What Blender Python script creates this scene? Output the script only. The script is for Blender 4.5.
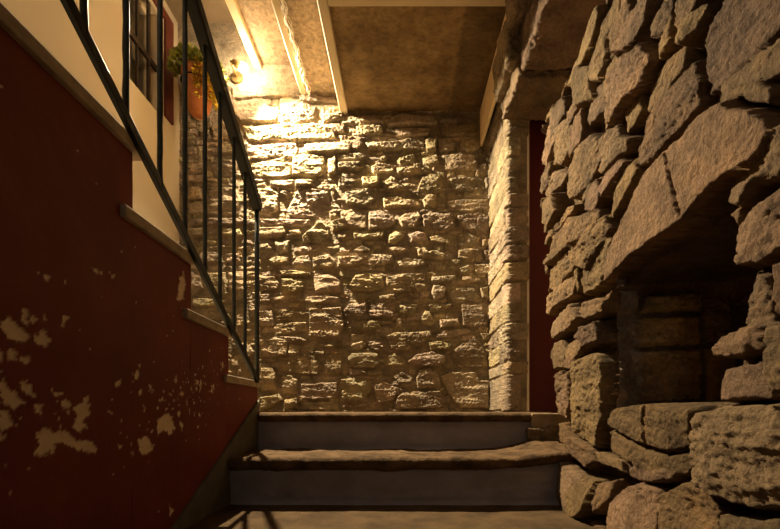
import bpy, math, random
import numpy as np
from mathutils import Vector, Matrix

for o in list(bpy.data.objects):
    bpy.data.objects.remove(o)
SC = bpy.context.scene
COL = SC.collection

# ------------------------------------------------------------------ camera, world, lights, exposure
EYE = 0.367                      # eye height above the lower floor (metres)
F = 405.0                        # focal length in pixels of the 780 wide frame
CX, CY = 402.0, 411.0            # principal vanishing point in the frame
cam_d = bpy.data.cameras.new('camera')
cam = bpy.data.objects.new('camera', cam_d)
COL.objects.link(cam)
cam.location = (0, 0, EYE)
cam.rotation_euler = (math.pi / 2, 0, 0)
cam_d.sensor_width = 36.0
cam_d.lens = F / 780 * 36.0
cam_d.shift_x = (390 - CX) / 780
cam_d.shift_y = (CY - 264.5) / 780
cam_d.clip_start = 0.02
SC.camera = cam

world = bpy.data.worlds.new('world')
SC.world = world
world.use_nodes = True
world.node_tree.nodes['Background'].inputs[0].default_value = (1.0, 0.75, 0.5, 1)
world.node_tree.nodes['Background'].inputs[1].default_value = 0.006

LAMP = (-1.082, 2.755, 2.335 + EYE)        # bulb of the wall spot
BULB_STRENGTH = 380.0
BULB_COL = (1.0, 0.76, 0.46)

def lamp(name, loc, energy, col, radius):
    l = bpy.data.lights.new(name, 'POINT')
    l.energy = energy; l.color = col; l.shadow_soft_size = radius
    o = bpy.data.objects.new(name, l); COL.objects.link(o); o.location = loc
    return o
lamp('upstairs_fill_light', (-0.85, 0.85, 2.70), 16.0, (1.0, 0.80, 0.55), 0.12)   # unseen fill added at the upper flight's head to brighten the back wall
lamp('hall_fill_light', (-0.35, -1.6, 1.35), 8.0, (1.0, 0.84, 0.66), 0.15)     # unseen fill added behind the viewer to lift risers and niche
sp_d = bpy.data.lights.new('wall_spot_light', 'SPOT')                       # the reflector of the wall lamp, thrown down and out
sp_d.energy = 940.0; sp_d.color = (1.0, 0.79, 0.50); sp_d.spot_size = math.radians(124); sp_d.spot_blend = 1.0; sp_d.shadow_soft_size = 0.02
sp = bpy.data.objects.new('wall_spot_light', sp_d); COL.objects.link(sp)
AIM = Vector((0.30, 2.25, 0.55))
sp_dir = (AIM - Vector(LAMP)).normalized()
sp.location = Vector(LAMP) + Vector((0.6, -0.75, -0.28)).normalized() * 0.05
sp.rotation_euler = sp_dir.to_track_quat('-Z', 'Y').to_euler()

SC.view_settings.view_transform = 'Standard'
SC.view_settings.look = 'None'
SC.view_settings.exposure = 0.0
SC.view_settings.gamma = 1.0
SC.view_settings.use_curve_mapping = False
SC.cycles.max_bounces = 6
SC.cycles.diffuse_bounces = 4

# ------------------------------------------------------------------ numpy noise
RNG = np.random.RandomState(7)
PERM = np.concatenate([RNG.permutation(256)] * 3)
GRAD = RNG.normal(size=(256, 3)); GRAD /= np.linalg.norm(GRAD, axis=1)[:, None]

def perlin(x, y, z):
    xi, yi, zi = np.floor(x).astype(int), np.floor(y).astype(int), np.floor(z).astype(int)
    xf, yf, zf = x - xi, y - yi, z - zi
    xi &= 255; yi &= 255; zi &= 255
    u = xf**3 * (xf * (xf * 6 - 15) + 10); v = yf**3 * (yf * (yf * 6 - 15) + 10); w = zf**3 * (zf * (zf * 6 - 15) + 10)
    def g(dx, dy, dz):
        h = PERM[PERM[PERM[xi + dx] + yi + dy] + zi + dz]
        G = GRAD[h]
        return G[..., 0] * (xf - dx) + G[..., 1] * (yf - dy) + G[..., 2] * (zf - dz)
    a = g(0, 0, 0) * (1 - u) + g(1, 0, 0) * u; b = g(0, 1, 0) * (1 - u) + g(1, 1, 0) * u
    c = g(0, 0, 1) * (1 - u) + g(1, 0, 1) * u; d = g(0, 1, 1) * (1 - u) + g(1, 1, 1) * u
    return (a * (1 - v) + b * v) * (1 - w) + (c * (1 - v) + d * v) * w

def fbm(x, y, z, octv=4, gain=0.5):
    s = 0; a = 1.0; f = 1.0
    for k in range(octv):
        s = s + a * perlin(x * f + 17.3 * k, y * f - 9.1 * k, z * f + 3.7 * k); a *= gain; f *= 2.03
    return s

def ridged(x, y, z, octv=3):
    s = 0; a = 1.0; f = 1.0
    for k in range(octv):
        s = s + a * (0.5 - np.abs(perlin(x * f + 7.3 * k, y * f - 5.1 * k, z * f + 1.7 * k)) * 1.6); a *= 0.5; f *= 2.1
    return s

def sstep(a, b, x):
    t = np.clip((x - a) / (b - a), 0, 1)
    return t * t * (3 - 2 * t)

def poly_sd(U, V, poly):
    """signed distance to a polygon, positive inside"""
    d2 = np.full(U.shape, 1e9); ins = np.zeros(U.shape, bool)
    n = len(poly)
    for i in range(n):
        ax, ay = poly[i]; bx, by = poly[(i + 1) % n]
        ex, ey = bx - ax, by - ay
        wx, wy = U - ax, V - ay
        t = np.clip((wx * ex + wy * ey) / (ex * ex + ey * ey + 1e-12), 0, 1)
        d2 = np.minimum(d2, (wx - ex * t)**2 + (wy - ey * t)**2)
        c = (ay > V) != (by > V)
        if abs(by - ay) > 1e-12:
            ins ^= c & (U < (bx - ax) * (V - ay) / (by - ay) + ax)
    d = np.sqrt(d2)
    return np.where(ins, d, -d)

# ------------------------------------------------------------------ mesh helpers
def mesh_np(name, P, faces, mat, parent=None, tint=None, smooth=True, chip=None):
    """P (N,3), faces (M,4) or list of arrays"""
    me = bpy.data.meshes.new(name)
    P = np.asarray(P, np.float32); faces = np.asarray(faces, np.int32)
    me.vertices.add(len(P)); me.vertices.foreach_set('co', P.ravel())
    k = faces.shape[1]
    me.loops.add(faces.size); me.loops.foreach_set('vertex_index', faces.ravel())
    me.polygons.add(len(faces))
    me.polygons.foreach_set('loop_start', np.arange(0, faces.size, k, dtype=np.int32))
    me.polygons.foreach_set('loop_total', np.full(len(faces), k, np.int32))
    me.polygons.foreach_set('use_smooth', np.full(len(faces), smooth, bool))
    if tint is not None:
        a = me.attributes.new('tint', 'FLOAT_COLOR', 'POINT')
        c = np.ones((len(P), 4), np.float32); c[:, :3] = tint
        a.data.foreach_set('color', c.ravel())
    if chip is not None:
        a = me.attributes.new('chip', 'FLOAT', 'POINT')
        a.data.foreach_set('value', np.asarray(chip, np.float32))
    me.update(); me.validate()
    o = bpy.data.objects.new(name, me); COL.objects.link(o)
    me.materials.append(mat)
    if parent: o.parent = parent
    return o

def grid_faces(nv, nu, off=0, flip=False):
    i = np.arange(nv - 1)[:, None] * nu + np.arange(nu - 1)[None, :]
    i = i.ravel() + off
    f = np.stack([i, i + 1, i + nu + 1, i + nu], 1)
    return f[:, ::-1] if flip else f

def join_np(parts):
    Ps, Fs, Ts, off = [], [], [], 0
    for P, Fc, T in parts:
        Ps.append(P); Fs.append(Fc + off); Ts.append(T); off += len(P)
    return np.concatenate(Ps), np.concatenate(Fs), np.concatenate(Ts)

class MB:
    """collects boxes, prisms and tubes; build() links them as one mesh object"""
    def __init__(s): s.v = []; s.f = []
    def box(s, x0, x1, y0, y1, z0, z1):
        n = len(s.v)
        s.v += [(x, y, z) for z in (z0, z1) for y in (y0, y1) for x in (x0, x1)]
        s.f += [tuple(n + i for i in q) for q in ((0, 2, 3, 1), (4, 5, 7, 6), (0, 1, 5, 4), (2, 6, 7, 3), (0, 4, 6, 2), (1, 3, 7, 5))]
        return s
    def prism_x(s, prof, x0, x1):
        """profile of (y,z), extruded along x"""
        n = len(s.v); k = len(prof)
        s.v += [(x0, y, z) for y, z in prof] + [(x1, y, z) for y, z in prof]
        s.f += [tuple(n + i for i in range(k))[::-1], tuple(n + k + i for i in range(k))]
        s.f += [(n + i, n + (i + 1) % k, n + k + (i + 1) % k, n + k + i) for i in range(k)]
        return s
    def tube(s, pts, r, sides=10, cap=True):
        rs = r if isinstance(r, (list, tuple)) else [r] * len(pts)
        n = len(s.v); pts = [Vector(p) for p in pts]
        up = Vector((0.123, 0.31, 0.94)).normalized()
        for i, p in enumerate(pts):
            t = (pts[min(i + 1, len(pts) - 1)] - pts[max(i - 1, 0)]).normalized()
            a = t.cross(up)
            if a.length < 0.05: a = t.cross(Vector((1, 0, 0)))
            a.normalize(); b = t.cross(a)
            for j in range(sides):
                w = 2 * math.pi * j / sides
                s.v.append(tuple(p + (a * math.cos(w) + b * math.sin(w)) * rs[i]))
        for i in range(len(pts) - 1):
            for j in range(sides):
                q = n + i * sides; j2 = (j + 1) % sides
                s.f.append((q + j, q + j2, q + sides + j2, q + sides + j))
        if cap:
            s.f.append(tuple(n + j for j in range(sides))[::-1])
            s.f.append(tuple(n + (len(pts) - 1) * sides + j for j in range(sides)))
        return s
    def lathe(s, prof, c, sides=28, a0=0, a1=2 * math.pi):
        n = len(s.v); k = len(prof); full = abs(a1 - a0 - 2 * math.pi) < 1e-6
        m = sides if full else sides + 1
        for j in range(m):
            w = a0 + (a1 - a0) * j / sides
            s.v += [(c[0] + r * math.cos(w), c[1] + r * math.sin(w), c[2] + z) for r, z in prof]
        for j in range(sides):
            j2 = (j + 1) % m
            for i in range(k - 1):
                s.f.append((n + j * k + i, n + j2 * k + i, n + j2 * k + i + 1, n + j * k + i + 1))
        return s
    def build(s, name, mat, parent=None, bevel=0, smooth=False, seg=2):
        me = bpy.data.meshes.new(name); me.from_pydata(s.v, [], s.f)
        import bmesh
        bm = bmesh.new(); bm.from_mesh(me)
        bmesh.ops.recalc_face_normals(bm, faces=bm.faces); bm.to_mesh(me); bm.free()
        me.materials.append(mat)
        if smooth: me.polygons.foreach_set('use_smooth', [True] * len(me.polygons))
        o = bpy.data.objects.new(name, me); COL.objects.link(o)
        if parent: o.parent = parent
        if bevel:
            b = o.modifiers.new('bevel', 'BEVEL'); b.width = bevel; b.segments = seg; b.limit_method = 'ANGLE'
        return o

def tag(o, label=None, cat=None, group=None, kind=None):
    if label: o['label'] = label
    if cat: o['category'] = cat
    if group: o['group'] = group
    if kind: o['kind'] = kind
    return o

def empty(name, loc):
    o = bpy.data.objects.new(name, None); COL.objects.link(o); o.location = loc
    o.empty_display_size = 0.1
    return o

def keep_place(child, parent):
    child.parent = parent
    child.matrix_parent_inverse = Matrix.Translation(-parent.location)
    return child

# ------------------------------------------------------------------ materials
def nodes(name):
    m = bpy.data.materials.new(name); m.use_nodes = True
    nt = m.node_tree
    return m, nt, nt.nodes['Principled BSDF']

def N(nt, t, **kw):
    n = nt.nodes.new(t)
    for k, v in kw.items(): setattr(n, k, v)
    return n

def noise(nt, scale, detail=5, rough=0.6, stretch=None):
    tc = N(nt, 'ShaderNodeTexCoord'); nz = N(nt, 'ShaderNodeTexNoise')
    nz.inputs['Scale'].default_value = scale; nz.inputs['Detail'].default_value = detail; nz.inputs['Roughness'].default_value = rough
    if stretch:
        mp = N(nt, 'ShaderNodeMapping'); mp.inputs['Scale'].default_value = stretch
        nt.links.new(tc.outputs['Object'], mp.inputs[0]); nt.links.new(mp.outputs[0], nz.inputs['Vector'])
    else:
        nt.links.new(tc.outputs['Object'], nz.inputs['Vector'])
    return nz.outputs['Fac']

def ramp(nt, fac, stops):
    r = N(nt, 'ShaderNodeValToRGB')
    while len(r.color_ramp.elements) < len(stops): r.color_ramp.elements.new(0.5)
    for e, (p, c) in zip(r.color_ramp.elements, stops):
        e.position = p; e.color = (*c, 1)
    nt.links.new(fac, r.inputs[0])
    return r.outputs[0]

def mix(nt, a, b, fac, mode='MIX'):
    m = N(nt, 'ShaderNodeMix', data_type='RGBA', blend_type=mode)
    for sock, v in ((m.inputs[0], fac), (m.inputs[6], a), (m.inputs[7], b)):
        if hasattr(v, 'links'): nt.links.new(v, sock)
        elif isinstance(v, tuple): sock.default_value = (*v, 1)
        else: sock.default_value = v
    return m.outputs[2]

def bump(nt, bsdf, fac, strength, dist):
    b = N(nt, 'ShaderNodeBump'); b.inputs['Strength'].default_value = strength; b.inputs['Distance'].default_value = dist
    nt.links.new(fac, b.inputs['Height']); nt.links.new(b.outputs[0], bsdf.inputs['Normal'])
    return b

def stone_mat(name, gain=1.0, spec=0.25, rough=0.82):
    m, nt, b = nodes(name)
    at = N(nt, 'ShaderNodeAttribute', attribute_name='tint')
    n1 = noise(nt, 9, 6, 0.65)
    n2 = noise(nt, 70, 4, 0.7)
    c = mix(nt, at.outputs['Color'], ramp(nt, n1, [(0.28, (0.38, 0.34, 0.30)), (0.5, (0.95, 0.93, 0.9)), (0.72, (1.5, 1.38, 1.2))]), 0.9, 'MULTIPLY')
    c = mix(nt, c, ramp(nt, n2, [(0.3, (0.6 * gain, 0.6 * gain, 0.6 * gain)), (0.6, (1.08 * gain,) * 3)]), 0.8, 'MULTIPLY')
    nt.links.new(c, b.inputs['Base Color'])
    b.inputs['Roughness'].default_value = rough
    b.inputs['Specular IOR Level'].default_value = spec
    bump(nt, b, noise(nt, 60, 10, 0.72), 1.0, 0.030)
    return m

def plain(name, col, rough=0.7, var=0.15, scale=12, bstr=0.0, bscale=80, bdist=0.003, metal=0.0, spec=0.3):
    m, nt, b = nodes(name)
    n = noise(nt, scale, 6, 0.6)
    lo = tuple(c * (1 - var) for c in col); hi = tuple(min(1, c * (1 + var)) for c in col)
    nt.links.new(ramp(nt, n, [(0.3, lo), (0.7, hi)]), b.inputs['Base Color'])
    b.inputs['Roughness'].default_value = rough; b.inputs['Metallic'].default_value = metal
    b.inputs['Specular IOR Level'].default_value = spec
    if bstr: bump(nt, b, noise(nt, bscale, 6, 0.7), bstr, bdist)
    return m

M_stone = stone_mat('rubble_stone')
M_plaster = plain('plaster_cream', (0.62, 0.52, 0.38), 0.85, 0.10, 4, 0.25, 40)
M_cream = plain('cream_wall_paint', (0.50, 0.41, 0.28), 0.8, 0.05, 3, 0.15, 60, 0.001)
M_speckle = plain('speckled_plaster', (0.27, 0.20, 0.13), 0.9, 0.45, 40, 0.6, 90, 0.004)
M_beam = plain('beam_paint', (0.60, 0.48, 0.31), 0.7, 0.10, 7, 0.15, 50, 0.002)
M_tan_lightened = plain('lightened_tan_beam_paint', (0.80, 0.62, 0.36), 0.7, 0.08, 7, 0.15, 50, 0.002)  # right beam's tan lightened to stand in for lamp light the panel blocks
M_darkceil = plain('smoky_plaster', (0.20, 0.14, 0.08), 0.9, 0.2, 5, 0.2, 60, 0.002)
M_iron = plain('dark_green_iron', (0.010, 0.011, 0.009), 0.42, 0.35, 30, 0.35, 120, 0.001, 0.0, 0.25)
M_iron_worn = plain('worn_green_iron', (0.020, 0.027, 0.024), 0.5, 0.6, 60, 0.6, 150, 0.002, 0.0, 0.4)
M_slab = plain('grey_step_slab', (0.36, 0.29, 0.20), 0.8, 0.3, 25, 0.4, 70, 0.003)
M_tread = plain('worn_brown_tread', (0.105, 0.066, 0.035), 0.92, 0.6, 14, 0.9, 45, 0.010, 0.0, 0.12)
M_riser = plain('grey_riser_paint', (0.27, 0.25, 0.28), 0.5, 0.22, 7, 0.2, 40, 0.003)
M_sill = plain('brown_sill_stone', (0.33, 0.24, 0.14), 0.8, 0.3, 25, 0.4, 70, 0.003)
M_floor = plain('brown_stone_floor', (0.08, 0.052, 0.027), 0.92, 0.4, 9, 0.6, 50, 0.006, 0.0, 0.12)
M_skirt = plain('grey_skirting_paint', (0.10, 0.09, 0.065), 0.65, 0.3, 12, 0.2, 50, 0.002)
M_door = plain('dark_red_door_paint', (0.075, 0.007, 0.005), 0.6, 0.10, 3, 0.05, 60, 0.001)
M_white = plain('white_edge_plaster', (0.62, 0.53, 0.40), 0.8, 0.1, 20, 0.2, 60, 0.002)
M_redwood = plain('red_brown_wood', (0.10, 0.022, 0.012), 0.5, 0.25, 14)
M_darkwood = plain('dark_window_wood', (0.035, 0.022, 0.014), 0.5, 0.25, 14)
M_terra = plain('terracotta', (0.42, 0.15, 0.05), 0.85, 0.25, 18, 0.3, 60, 0.002)
M_soil = plain('potting_soil', (0.04, 0.025, 0.015), 0.95, 0.3, 50, 0.6, 90, 0.004)
M_leaf = plain('leaf', (0.20, 0.22, 0.03), 0.55, 0.5, 25)
M_leafy = plain('yellow_leaf', (0.50, 0.36, 0.03), 0.55, 0.3, 25)
M_strand = plain('pale_frayed_fibre', (0.62, 0.54, 0.42), 0.9, 0.2, 60)
M_brass = plain('aged_brass', (0.35, 0.24, 0.10), 0.4, 0.2, 20, 0, 80, 0.003, 0.8)
M_curtain = plain('curtain_cloth', (0.42, 0.33, 0.16), 0.9, 0.25, 9)

nt_ = M_riser.node_tree; b_ = nt_.nodes['Principled BSDF']; src_ = b_.inputs['Base Color'].links[0].from_socket
nt_.links.new(mix(nt_, src_, (0.42, 0.36, 0.28), ramp(nt_, noise(nt_, 22, 8, 0.72), [(0.66, (0, 0, 0)), (0.72, (0.7, 0.7, 0.7))])), b_.inputs['Base Color'])   # scuffs

def glass_mat():
    m, nt, b = nodes('window_glass')
    b.inputs['Base Color'].default_value = (0.9, 0.92, 0.88, 1); b.inputs['Roughness'].default_value = 0.03
    b.inputs['Transmission Weight'].default_value = 1.0; b.inputs['IOR'].default_value = 1.45
    return m
M_glass = glass_mat()

def bulb_mat():
    m, nt, b = nodes('lit_bulb')
    b.inputs['Base Color'].default_value = (1, 0.9, 0.7, 1)
    b.inputs['Emission Color'].default_value = (*BULB_COL, 1)
    b.inputs['Emission Strength'].default_value = BULB_STRENGTH
    return m
M_bulb = bulb_mat()

def panel_mat():
    """stained dark plaster of the low ceiling panel, with one darker painted band"""
    m, nt, b = nodes('stained_panel_plaster')
    n1 = noise(nt, 5, 7, 0.7); n2 = noise(nt, 26, 6, 0.7, (1, 1.8, 1))
    c = ramp(nt, n1, [(0.3, (0.11, 0.066, 0.024)), (0.52, (0.23, 0.145, 0.058)), (0.72, (0.36, 0.24, 0.11))])
    c = mix(nt, c, ramp(nt, n2, [(0.3, (0.55,) * 3), (0.62, (1.15,) * 3)]), 0.9, 'MULTIPLY')
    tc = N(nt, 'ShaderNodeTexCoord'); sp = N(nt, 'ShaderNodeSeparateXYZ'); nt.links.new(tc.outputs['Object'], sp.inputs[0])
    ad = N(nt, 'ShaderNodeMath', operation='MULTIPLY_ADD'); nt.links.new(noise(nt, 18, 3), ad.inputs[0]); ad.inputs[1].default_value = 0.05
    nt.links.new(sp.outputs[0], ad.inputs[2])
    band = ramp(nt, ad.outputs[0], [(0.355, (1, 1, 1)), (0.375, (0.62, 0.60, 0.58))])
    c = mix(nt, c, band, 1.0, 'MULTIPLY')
    nt.links.new(c, b.inputs['Base Color']); b.inputs['Roughness'].default_value = 0.9
    bump(nt, b, noise(nt, 60, 7, 0.75), 0.8, 0.005)
    return m
M_panel = panel_mat()

def red_mat():
    """dark red paint over cream plaster that shows where attribute 'chip' says it flaked off"""
    m, nt, b = nodes('flaking_red_paint')
    at = N(nt, 'ShaderNodeAttribute', attribute_name='chip')
    red = ramp(nt, noise(nt, 3.5, 6, 0.65), [(0.3, (0.12, 0.018, 0.008)), (0.55, (0.17, 0.030, 0.012)), (0.75, (0.23, 0.055, 0.022))])
    red = mix(nt, red, (0.28, 0.13, 0.06), ramp(nt, noise(nt, 75, 4, 0.75), [(0.66, (0, 0, 0)), (0.74, (0.35, 0.35, 0.35))]))
    cre = ramp(nt, noise(nt, 25, 6, 0.7), [(0.3, (0.62, 0.48, 0.32)), (0.7, (0.82, 0.68, 0.48))])
    c = mix(nt, red, cre, at.outputs['Fac'])
    nt.links.new(c, b.inputs['Base Color'])
    b.inputs['Roughness'].default_value = 0.62; b.inputs['Specular IOR Level'].default_value = 0.3
    bump(nt, b, noise(nt, 45, 6, 0.7), 0.3, 0.003)
    return m
M_red = red_mat()

# ------------------------------------------------------------------ masonry: stones laid out on a wall plane
def masonry(U, V, stones, A, edge, seed, rough, fill=None, warp=0.008, tone=(0.46, 0.385, 0.265), mortar=(0.36, 0.295, 0.20), lamin=1.0, fillA=0.5, facet=0.75, grain=0.55, joint=0.0):
    """returns height (m) and tint for sample positions U,V (m). stones: list of polygons in wall coordinates."""
    rs = np.random.RandomState(seed); so = seed * 3.1
    wu = fbm(U * 9, V * 9, np.full_like(U, so), 3) * warp + fbm(U * 45, V * 45, np.full_like(U, so + 4), 2) * warp * 0.35
    wv = fbm(U * 9, V * 9, np.full_like(U, so + 9), 3) * warp + fbm(U * 45, V * 45, np.full_like(U, so + 14), 2) * warp * 0.35
    Uw, Vw = U + wu, V + wv
    H = np.zeros_like(U); Wt = np.zeros_like(U); OFF = np.zeros_like(U)
    T = np.zeros(U.shape + (3,)); T[:] = mortar
    taken = np.full(U.shape, -1.0)
    def lay(poly, k, amp):
        nonlocal H
        p = np.array(poly)
        pad = 0.03
        uu = np.where((U[0] > p[:, 0].min() - pad) & (U[0] < p[:, 0].max() + pad))[0]
        vv = np.where((V[:, 0] > p[:, 1].min() - pad) & (V[:, 0] < p[:, 1].max() + pad))[0]
        if len(uu) < 2 or len(vv) < 2: return
        sl = (slice(vv[0], vv[-1] + 1), slice(uu[0], uu[-1] + 1))
        u, v = Uw[sl], Vw[sl]
        s = poly_sd(u, v, poly)
        smax = s.max()
        if smax <= 0: return
        e = min(edge, smax * 0.8)
        w = sstep(-0.002, e, s) ** 0.55
        c = p.mean(0); size = max(np.ptp(p[:, 0]), np.ptp(p[:, 1]))
        a = amp * rs.uniform(0.65, 1.3)
        top = np.full(u.shape, a)
        for q in range(rs.randint(3, 6)):
            ang = rs.uniform(0, 2 * math.pi); g = rs.uniform(0.1, facet)
            top = np.minimum(top, a * rs.uniform(0.85, 1.25) + g * amp / (0.35 * size + 0.02) * ((u - c[0]) * math.cos(ang) + (v - c[1]) * math.sin(ang)))
        top = np.maximum(top, 0.25 * a)
        h = w * top
        m = (h > H[sl]) & (s > -0.002)
        H[sl] = np.where(m, h, H[sl])
        Wt[sl] = np.where(m, np.maximum(w, Wt[sl]), Wt[sl])
        OFF[sl] = np.where(m, k * 5.37, OFF[sl])
        t = np.array(tone) * rs.uniform(0.68, 1.25) * np.array([1, rs.uniform(0.92, 1.03), rs.uniform(0.82, 1.08)])
        mm = m & (s > 0.001)
        T[sl] = np.where(mm[..., None], t, T[sl])
        taken[sl] = np.maximum(taken[sl], s)
    for k, poly in enumerate(stones): lay(poly, k + 1, A)
    if fill:
        k = len(stones)
        for poly in fill:
            k += 1
            c = np.array(poly).mean(0)
            iu = np.argmin(np.abs(U[0] - c[0])); iv = np.argmin(np.abs(V[:, 0] - c[1]))
            if taken[iv, iu] > -0.003: continue
            lay(poly, k, A * fillA)
    # break the faces up: bedding planes and chips on the stones, softer grain on the mortar
    r1 = fbm(U * 7 + OFF, V * 26 + OFF * 0.7, OFF + so, 4, 0.55)
    r2 = fbm(U * 60 + OFF, V * 85, OFF + so, 4, 0.65)
    r3 = fbm(U * 6 + OFF, V * 9, OFF * 1.3 + so, 3)
    st = r1 * 5 + r3 * 2
    terr = (np.floor(st) + sstep(0.55, 0.95, st - np.floor(st))) / 5          # broken bedding steps
    rk = 0.55 + 0.75 * (0.5 + 0.5 * np.sin(OFF * 12.9898 + seed))          # some stones smoother than others
    H = H + Wt * rough * rk * (1.0 * lamin * terr + grain * r2 + 0.4 * r3) + (1 - Wt) * (rough * 0.35 * (r2 + r3) - joint)
    return H, T

def courses(u0, u1, v0, v1, wavg, havg, seed, jitter=0.25):
    """irregular courses of filler stones"""
    rs = np.random.RandomState(seed); out = []
    v = v0
    while v < v1:
        h = havg * rs.uniform(0.6, 1.5); u = u0 - rs.uniform(0, wavg)
        while u < u1:
            w = wavg * rs.uniform(0.5, 1.7); g = 0.006
            j = lambda s: rs.uniform(-jitter, jitter) * s
            out.append([(u + g + j(w * .3), v + g + j(h)), (u + w / 2, v + g + j(h * .7)), (u + w - g + j(w * .3), v + g + j(h)),
                        (u + w - g + j(w * .3), v + h - g + j(h)), (u + w / 2, v + h - g + j(h * .7)), (u + g + j(w * .3), v + h - g + j(h))])
            u += w
        v += h
    return out

def parse(txt):
    out = []
    for line in txt.strip().splitlines():
        for chunk in line.split(';'):
            a = [float(t) for t in chunk.replace(',', ' ').split()]
            if len(a) >= 6: out.append([(a[i], a[i + 1]) for i in range(0, len(a), 2)])
    return out

def rock(x0, x1, y0, y1, z0, z1, seed, amp=0.018, tone=(0.33, 0.25, 0.16), step=0.007):
    """one roughly squared stone: a rounded box broken up with noise"""
    parts = []
    c = np.array([(x0 + x1) / 2, (y0 + y1) / 2, (z0 + z1) / 2]); hs = np.array([(x1 - x0) / 2, (y1 - y0) / 2, (z1 - z0) / 2])
    for ax in range(3):
        for sg in (-1, 1):
            a, b = [i for i in range(3) if i != ax]
            na, nb = max(6, int(2 * hs[a] / step)), max(6, int(2 * hs[b] / step))
            A, B = np.meshgrid(np.linspace(-1, 1, na), np.linspace(-1, 1, nb))
            Q = np.zeros(A.shape + (3,)); Q[..., a] = A * hs[a]; Q[..., b] = B * hs[b]; Q[..., ax] = sg * hs[ax]
            r = min(hs) * 0.16
            inner = np.clip(Q, -(hs - r), hs - r); dv = Q - inner
            ln = np.linalg.norm(dv, axis=-1, keepdims=True)
            Q = inner + dv / np.maximum(ln, 1e-9) * r
            nrm = dv / np.maximum(ln, 1e-9)
            W = Q + c
            n = fbm(W[..., 0] * 7 + seed, W[..., 1] * 7, W[..., 2] * 9, 4) + 0.8 * (ridged(W[..., 0] * 11, W[..., 1] * 9 + seed, W[..., 2] * 26, 4) - 0.3) + 0.45 * fbm(W[..., 0] * 50, W[..., 1] * 50, W[..., 2] * 60 + seed, 2)
            W = W + nrm * (n * amp)[..., None]
            flip = (sg > 0) == (ax == 1)
            parts.append((W.reshape(-1, 3), grid_faces(nb, na, flip=flip), np.tile(np.array(tone), (W.size // 3, 1))))
    return join_np(parts)

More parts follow.
